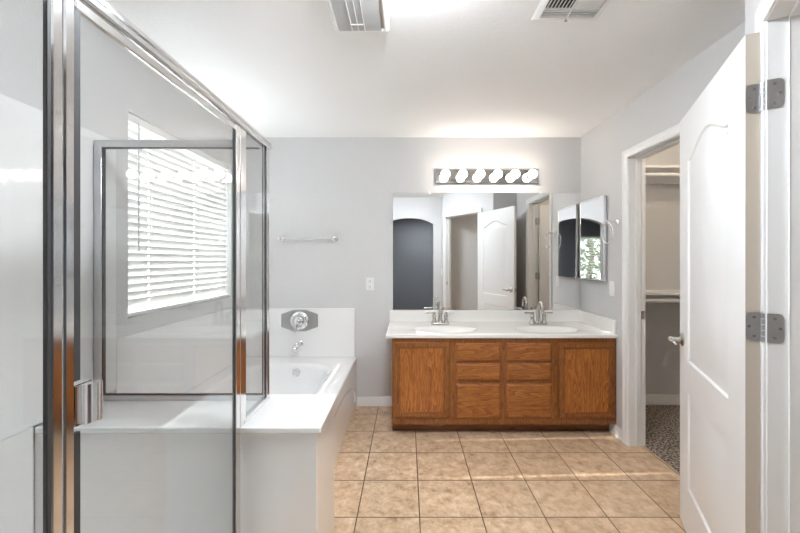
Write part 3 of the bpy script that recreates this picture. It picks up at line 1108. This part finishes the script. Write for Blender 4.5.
# ------------------------------------------------------------------ countertop with two basins
CX0, CX1, CF, CZT = -0.158, XR - 0.001, 2.80, 0.768
ct = thing('vanity_countertop', 'cream cultured marble countertop with two oval basins', 'countertop', ((CX0 + CX1) / 2, 3.12, VZ1))
SINKS = (0.305, 1.125)
SY = 3.015


def ell(cx, cy, a, b, z, n=48):
    return [(cx + a * math.cos(2 * PI * k / n), cy + b * math.sin(2 * PI * k / n), z) for k in range(n)]


mb = MB()
hs = [[(x, y) for x, y, z in ell(s, SY, 0.265, 0.150, 0)] for s in SINKS]
e = 0.006
mb.tess([[(CX0 + e, CF + e), (CX1, CF + e), (CX1, YB - 0.001), (CX0 + e, YB - 0.001)], *hs], lambda a, b: (a, b, CZT))
mb.loft([[(CX0 + o, YB - 0.001, z), (CX0 + o, CF + o, z), (CX1, CF + o, z)] for o, z in ((e, CZT), (0.002, CZT - 0.002), (0.0, CZT - 0.006), (0.0, VZ1 + 0.003), (0.003, VZ1 + 0.0005), (0.5, VZ1 + 0.0005))][:5], False, False, closed=False)
mb.tess([[(CX0 + 0.003, CF + 0.003), (CX1, CF + 0.003), (CX1, VF + 0.03), (CX0 + 0.003, VF + 0.03)]], lambda a, b: (a, b, VZ1 + 0.0005))
obj('counter_slab', mb, M_COUNTER, ct, smooth=40)
for s in SINKS:
    L = [ell(s, SY, 0.265 - i, 0.150 - i, CZT - d) for i, d in ((0, 0), (0.010, 0.002), (0.022, 0.008), (0.035, 0.022), (0.055, 0.055), (0.085, 0.095), (0.115, 0.115), (0.128, 0.118))]
    L.append(ell(s, SY, 0.03, 0.022, CZT - 0.122))
    o = obj('sink_basin', MB().loft(L, False, True), M_COUNTER, ct, smooth=60)
    obj('drain', MB().lathe([(0.024, 0.0), (0.024, 0.003), (0.014, 0.004), (0.012, 0.008), (0.003, 0.009)], (s, SY, CZT - 0.122), (0, 0, 1), 20), M_CHROME, o)
obj('backsplash', B(CX0, CX1, YB - 0.022, YB - 0.001, CZT, 0.872), M_COUNTER, ct, bevel=0.004, seg=3)
obj('side_splash', B(CX1 - 0.020, CX1, CF + 0.012, YB - 0.0225, CZT, 0.872), M_COUNTER, ct, bevel=0.004, seg=3)


# ------------------------------------------------------------------ faucets
def make_faucet(x, y, z, label):
    t = thing('faucet', label, 'faucet', (x, y, z), 'faucets on the vanity')
    mb = MB()
    P = rrect(-0.078, 0.078, -0.026, 0.026, 0.024, 6)
    mb.loft([[(x + a * s, y + b * s, z + h) for a, b in P] for s, h in ((1.0, 0.0), (1.0, 0.008), (0.97, 0.014), (0.9, 0.017))])
    obj('base_plate', mb, M_NICKEL, t, smooth=40)
    for sg in (-1, 1):
        mb = MB().lathe([(0.024, 0.014), (0.022, 0.024), (0.016, 0.036), (0.0145, 0.062), (0.018, 0.070), (0.018, 0.076), (0.013, 0.082), (0.011, 0.092), (0.013, 0.098), (0.012, 0.104), (0.005, 0.108)], (x + sg * 0.051, y, z), (0, 0, 1), 20)
        mb.tube([(x + sg * 0.051, y, z + 0.098), (x + sg * 0.075, y - 0.003, z + 0.099), (x + sg * 0.11, y - 0.006, z + 0.100), (x + sg * 0.122, y - 0.007, z + 0.100)], [0.0075, 0.006, 0.0075, 0.006], 12)
        obj('handle', mb, M_NICKEL, t, smooth=40)
    mb = MB().lathe([(0.025, 0.014), (0.021, 0.03), (0.017, 0.05), (0.016, 0.095), (0.0135, 0.105)], (x, y, z), (0, 0, 1), 20)
    pts, rs = [], []
    for k in range(15):
        a = PI * 1.08 * k / 14
        pts.append((x, y - 0.052 + 0.052 * math.cos(a), z + 0.135 + 0.062 * math.sin(a)))
        rs.append(0.0125 - 0.0015 * k / 14)
    pts = [(x, y, z + 0.10)] + pts + [(x, y - 0.107, z + 0.108)]
    rs = [0.0130] + rs + [0.0125]
    mb.tube(pts, rs, 16)
    obj('spout', mb, M_NICKEL, t, smooth=50)
    obj('lift_rod', MB().lathe([(0.0025, 0.014), (0.0025, 0.085), (0.0055, 0.09), (0.0055, 0.098), (0.002, 0.1)], (x, y + 0.022, z), (0, 0, 1), 12), M_NICKEL, t)
    return t


f1 = make_faucet(0.287, 3.235, CZT + 0.0006, 'brushed nickel two handle faucet at the left basin')
f2 = copy_tree(f1)
f2.location = (1.135, 3.235, CZT + 0.0006)
f2['label'] = 'brushed nickel two handle faucet at the right basin, nearer closet'

# ------------------------------------------------------------------ wall mirror
mi = thing('wall_mirror', 'large frameless mirror above the double vanity', 'mirror', (0.72, YB, 0.874))
obj('mirror_glass', B(-0.127, XR - 0.002, YB - 0.007, YB - 0.001, 0.8735, 1.934), M_MIRROR, mi, smooth=0)
for x in (0.207, 1.212):
    mb = MB()
    mb.box(x - 0.009, x + 0.009, YB - 0.010, YB - 0.001, 1.934, 1.944)
    mb.box(x - 0.009, x + 0.009, YB - 0.010, YB - 0.0075, 1.922, 1.934)
    obj('clip', mb, M_PLAST, mi, bevel=0.001)

# ------------------------------------------------------------------ vanity light bar
lx0, lx1, lz0, lz1 = 0.256, 1.190, 2.018, 2.148
vl = thing('vanity_light', 'chrome bar light with six lit globe bulbs above the mirror', 'light', ((lx0 + lx1) / 2, YB, 2.083))
mb = MB()
P = [(lx0, lz0), (lx1, lz0), (lx1, lz1), (lx0, lz1)]
mb.loft([[(a, y, b) for a, b in inset(P, i)] for i, y in ((0.0, YB - 0.001), (0.0, YB - 0.020), (0.006, YB - 0.026))])
obj('back_plate', mb, plain('chrome_plate', (0.62, 0.61, 0.60), 0.06, 1.0), vl, smooth=20)
for k in range(6):
    bx = 0.7235 + (k - 2.5) * 0.1535
    s = obj('socket', MB().lathe([(0.030, 0.026), (0.030, 0.030), (0.023, 0.034), (0.021, 0.058), (0.018, 0.062)], (bx, YB, 2.083), (0, -1, 0), 24), M_CHROME, vl, smooth=40)
    R = 0.040
    pr = [(0.014, 0.060), (0.016, 0.066)]
    for j in range(1, 15):
        a = PI * (0.13 + 0.87 * j / 14)
        pr.append((max(0.0006, R * math.sin(a)), 0.066 + R * 0.92 - R * math.cos(a)))
    obj('bulb', MB().lathe(pr, (bx, YB, 2.083), (0, -1, 0), 24), M_BULB, vl, smooth=60, label='lit white globe bulb')

# ------------------------------------------------------------------ medicine cabinet
mc = thing('medicine_cabinet', 'mirror fronted medicine cabinet on the right wall beside the mirror', 'cabinet', (XR, 3.145, 1.16))
my0, my1, mz0, mz1 = 2.945, 3.355, 1.158, 1.838
obj('cabinet_body', B(XR - 0.010, XR - 0.0005, my0 + 0.008, my1 - 0.008, mz0 + 0.008, mz1 - 0.008), M_SATIN, mc)
mb = MB()
for a, b, c, d in ((my0, my1, mz0, mz0 + 0.010), (my0, my1, mz1 - 0.010, mz1), (my0, my0 + 0.012, mz0 + 0.010, mz1 - 0.010), (my1 - 0.010, my1, mz0 + 0.010, mz1 - 0.010)):
    mb.box(XR - 0.030, XR - 0.0105, a, b, c, d)
fr = obj('door', mb, M_CHROME, mc, bevel=0.002)
obj('mirror_pane', B(XR - 0.027, XR - 0.012, my0 + 0.012, my1 - 0.010, mz0 + 0.010, mz1 - 0.010), M_MIRROR, fr, smooth=0)

# ------------------------------------------------------------------ towel ring, towel bar, switch and outlet
tr = thing('towel_ring', 'chrome towel ring on the right wall between cabinet and doorway', 'towel ring', (XR, 2.80, 1.61))
ty, tz = 2.805, 1.612
mb = MB().lathe([(0.026, 0.0), (0.026, 0.005), (0.020, 0.010), (0.011, 0.014), (0.010, 0.066), (0.014, 0.072), (0.014, 0.084), (0.008, 0.088)], (XR, ty, tz), (-1, 0, 0), 22)
obj('mount', mb, M_CHROME, tr, smooth=40)
obj('ring', MB().torus((XR - 0.078, ty, tz - 0.084), (1, 0, 0), 0.078, 0.0042), M_CHROME, tr, smooth=60)
tb = thing('towel_bar', 'chrome towel bar on the back wall above the tub', 'towel bar', (-0.895, YB, 1.516))
bz = 1.518
for x in (-1.136, -0.654):
    obj('mount', MB().lathe([(0.027, 0.0), (0.027, 0.005), (0.020, 0.011), (0.011, 0.015), (0.010, 0.048), (0.014, 0.054), (0.014, 0.074), (0.008, 0.078)], (x, YB, bz), (0, -1, 0), 22), M_CHROME, tb, smooth=40)
obj('bar', MB().tube([(-1.136, YB - 0.063, bz), (-0.654, YB - 0.063, bz)], 0.0085, 16), M_CHROME, tb, smooth=50)

ou = thing('wall_outlet', 'white duplex outlet on the back wall left of the mirror', 'outlet', (-0.337, YB, 1.107))
ox, oz = -0.337, 1.107
obj('plate', B(ox - 0.036, ox + 0.036, YB - 0.006, YB - 0.0005, oz - 0.058, oz + 0.058), M_PLAST, ou, bevel=0.003)
for dz in (-0.026, 0.026):
    r = obj('receptacle', MB().loft([[(ox + a, y, oz + dz + b) for a, b in rrect(-0.017, 0.017, -0.016, 0.016, 0.010, 5)] for y in (YB - 0.006, YB - 0.009)]), M_PLAST, ou)
    mb = MB()
    mb.box(ox - 0.009, ox - 0.006, YB - 0.0095, YB - 0.0088, oz + dz - 0.002, oz + dz + 0.009)
    mb.box(ox + 0.006, ox + 0.009, YB - 0.0095, YB - 0.0088, oz + dz - 0.002, oz + dz + 0.009)
    mb.box(ox - 0.003, ox + 0.003, YB - 0.0095, YB - 0.0088, oz + dz - 0.012, oz + dz - 0.006)
    obj('slot', mb, M_SLOT, r, label='dark outlet slots')
sw = thing('light_switch', 'white rocker switch plate below the medicine cabinet', 'switch', (XR, 2.875, 1.10))
obj('plate', B(XR - 0.006, XR - 0.0005, 2.840, 2.910, 1.048, 1.163), M_PLAST, sw, bevel=0.003)
obj('rocker', MB().loft([[(x, a, b) for a, b in ((2.858, 1.073), (2.892, 1.073), (2.892, 1.138), (2.858, 1.138))] for x in (XR - 0.006, XR - 0.010)]), M_PLAST, sw, bevel=0.002)
s3 = thing('light_switch', 'white switch plate on the angled wall beside the arch', 'switch', (PC.x, 0.25, 1.12))
obj('plate', B(PC.x - 0.006, PC.x - 0.0005, 0.19, 0.26, 1.06, 1.175), M_PLAST, s3, bevel=0.003)
obj('rocker', B(PC.x - 0.010, PC.x - 0.006, 0.208, 0.242, 1.085, 1.15), M_PLAST, s3, bevel=0.002)

# ------------------------------------------------------------------ ceiling: exhaust fan grille and air register
ef = thing('exhaust_fan', 'grey ribbed exhaust fan grille on the ceiling, left', 'vent', (-0.215, 1.65, H))
gx0, gx1, gy0, gy1 = -0.348, -0.082, 1.50, 1.806
mb = MB()
P = [(gx0, gy0), (gx1, gy0), (gx1, gy1), (gx0, gy1)]
mb.loft([[(a, b, z) for a, b in inset(P, i)] for i, z in ((0.0, H - 0.0005), (0.0, H - 0.006), (0.018, H - 0.024), (0.024, H - 0.024), (0.024, H - 0.012))], False, False)
obj('frame', mb, M_PLAST, ef, smooth=20)
mb = MB()
k = gy0 + 0.026
while k < gy1 - 0.028:
    mb.loft([[(x, k, H - 0.0225), (x, k + 0.0045, H - 0.0235), (x, k + 0.0052, H - 0.016), (x, k + 0.001, H - 0.016)] for x in (gx0 + 0.024, gx1 - 0.040)])
    k += 0.0068
obj('grille_slats', mb, M_VENT, ef, smooth=0)
mb = MB()
for q in (0.32, 0.47, 0.62):
    x = gx0 + 0.024 + q * (gx1 - gx0 - 0.064)
    mb.box(x - 0.0015, x + 0.0015, gy0 + 0.024, gy1 - 0.024, H - 0.0258, H - 0.022)
mb.box(gx0 + 0.024 + 0.31 * 0.193, gx0 + 0.024 + 0.63 * 0.193, gy1 - 0.075, gy1 - 0.069, H - 0.0262, H - 0.022)
obj('rib', mb, M_PLAST, ef)
obj('housing', B(gx0 + 0.024, gx1 - 0.024, gy0 + 0.024, gy1 - 0.024, H - 0.010, H - 0.001), M_EDGE, ef, label='tan housing behind the grille')

ar = thing('air_register', 'white louvred air register on the ceiling, right', 'vent', (0.72, 1.62, H))
rx0, rx1, ry0, ry1 = 0.575, 0.880, 1.43, 1.735
mb = MB()
P = [(rx0, ry0), (rx1, ry0), (rx1, ry1), (rx0, ry1)]
mb.loft([[(a, b, z) for a, b in inset(P, i)] for i, z in ((0.0, H - 0.0005), (0.002, H - 0.003), (0.026, H - 0.011), (0.030, H - 0.011), (0.030, H - 0.002))], False, False)
xm = (rx0 + rx1) / 2
ybm = ry1 - 0.082
mb.box(xm - 0.004, xm + 0.004, ry0 + 0.03, ry1 - 0.03, H - 0.0115, H - 0.002)
mb.box(rx0 + 0.03, rx1 - 0.03, ybm - 0.003, ybm + 0.003, H - 0.010, H - 0.002)
obj('frame', mb, M_PLAST, ar, smooth=20)
mb = MB()
for sx0, sx1 in ((rx0 + 0.03, xm - 0.004), (xm + 0.004, rx1 - 0.03)):
    for y in (ry1 - 0.040, ry1 - 0.056, ry1 - 0.072):
        mb.loft([[(x, y, H - 0.0125), (x, y + 0.0012, H - 0.0125), (x, y + 0.004, H - 0.003), (x, y + 0.0028, H - 0.003)] for x in (sx0, sx1)])
obj('louvre', mb, M_PLAST, ar, smooth=0)
mb = MB()
for sg in (-1, 1):
    for k in range(7):
        x = xm + sg * (0.014 + 0.0158 * k)
        mb.loft([[(x + sg * 0.006, y, H - 0.0125), (x + sg * 0.0075, y, H - 0.012), (x - sg * 0.003, y, H - 0.002), (x - sg * 0.0045, y, H - 0.002)] for y in (ry0 + 0.03, ybm - 0.003)])
obj('louvre', mb, M_PLAST, ar, smooth=0)
obj('duct_backing', B(rx0 + 0.03, rx1 - 0.03, ry0 + 0.03, ybm, H - 0.0018, H - 0.0008), M_BLACK, ar, label='black backing sheet, duct darkness in its colour')  # flat sheet, the duct's darkness put into its black
obj('duct_backing', B(rx0 + 0.03, rx1 - 0.03, ybm, ry1 - 0.03, H - 0.0018, H - 0.0008), plain('grey_brown_duct', (0.22, 0.19, 0.17), 0.8), ar, label='grey-brown backing sheet behind the far louvres')  # flat sheet, the recess tone put into its colour
mb = MB().tube([(xm, ry1 - 0.022, H - 0.010), (xm, ry1 - 0.022, H - 0.020)], 0.002, 8)
mb.box(xm - 0.006, xm + 0.006, ry1 - 0.024, ry1 - 0.020, H - 0.022, H - 0.019)
obj('damper_lever', mb, M_SLOT, ar, label='small dark damper lever')

# ------------------------------------------------------------------ closet fittings
for z, lab, zr in ((2.09, 'upper white closet shelf seen through the closet doorway', 2.035), (1.035, 'lower white closet shelf seen through the closet doorway', 0.985)):
    s = thing('closet_shelf', lab, 'shelf', (2.4, 3.25, z), 'closet shelves')
    obj('shelf_board', B(XR + WT + 0.0005, 3.0995, 3.09, YB - 0.0005, z, z + 0.019), M_TRIM, s, bevel=0.001)
    obj('cleat', B(XR + WT + 0.0005, 3.0995, YB - 0.02, YB - 0.0005, z - 0.075, z - 0.0005), M_TRIM, s, bevel=0.001)
    r = thing('closet_rod', lab.split(' ')[0] + ' white hanging rod below its closet shelf', 'rod', (2.4, 3.11, zr), 'closet rods')
    obj('rod', MB().tube([(XR + WT + 0.004, 3.11, zr), (3.096, 3.11, zr)], 0.0155, 16), M_TRIM, r, smooth=50)
    for x, d in ((XR + WT + 0.0005, 1), (3.0995, -1)):
        obj('socket', MB().lathe([(0.028, 0.0), (0.028, 0.004), (0.02, 0.014)], (x, 3.11, zr), (d, 0, 0), 18), M_PLAST, r)


def globe(name, label, x, y):
    t = thing(name, label, 'light', (x, y, H))
    obj('base', MB().lathe([(0.09, 0.0), (0.09, 0.012), (0.07, 0.02)], (x, y, H), (0, 0, -1), 28), M_NICKEL, t)
    pr = [(0.07, 0.02)]
    for j in range(12):
        a = PI * (0.28 + 0.72 * j / 11)
        pr.append((max(0.0006, 0.09 * math.sin(a)), 0.078 - 0.09 * math.cos(a)))
    obj('globe', MB().lathe(pr, (x, y, H), (0, 0, -1), 28), M_LAMP, t, smooth=60)


def disk(name, label, x, y, r, m=None):
    t = thing(name, label, 'light', (x, y, H))
    obj('trim_ring', MB().lathe([(r + 0.02, 0.0), (r + 0.02, 0.008), (r + 0.008, 0.018), (r, 0.018), (r, 0.0)], (x, y, H - 0.0005), (0, 0, -1), 40, False, False), M_PLAST, t, smooth=30)
    obj('lens', MB().lathe([(r - 0.001, 0.002), (r - 0.001, 0.016), (r * 0.6, 0.021), (0.001, 0.023)], (x, y, H), (0, 0, -1), 40), m or M_DISK, t, smooth=40)


globe('unseen_ceiling_light', 'unseen lit globe light on the closet ceiling', 2.35, 2.45)  # unseen lamp, added for the warm light inside the closet
disk('unseen_ceiling_light', 'added unseen disk light on the toilet room ceiling', 1.7, 0.65, 0.06, M_DISKW)  # added lamp that lifts the dark toilet room
dm = thing('unseen_ceiling_light', 'added out-of-frame dome light on the bathroom ceiling between fan and register', 'light', (0.02, 1.225, H))  # added fill lamp, gives the bathroom light from the camera side
obj('base', MB().lathe([(0.185, 0.0), (0.185, 0.012), (0.172, 0.018)], (0.02, 1.225, H - 0.0005), (0, 0, -1), 40), M_NICKEL, dm, smooth=30)
obj('shade', MB().lathe([(0.170, 0.0185), (0.172, 0.04), (0.165, 0.062), (0.14, 0.082), (0.09, 0.097), (0.04, 0.103), (0.001, 0.104)], (0.02, 1.225, H), (0, 0, -1), 40), M_DOME, dm, smooth=60)
disk('unseen_ceiling_light', 'added unseen disk light on the bedroom ceiling', 0.4, -2.2, 0.26)  # added lamp, brightens the bedroom and what comes through the arch
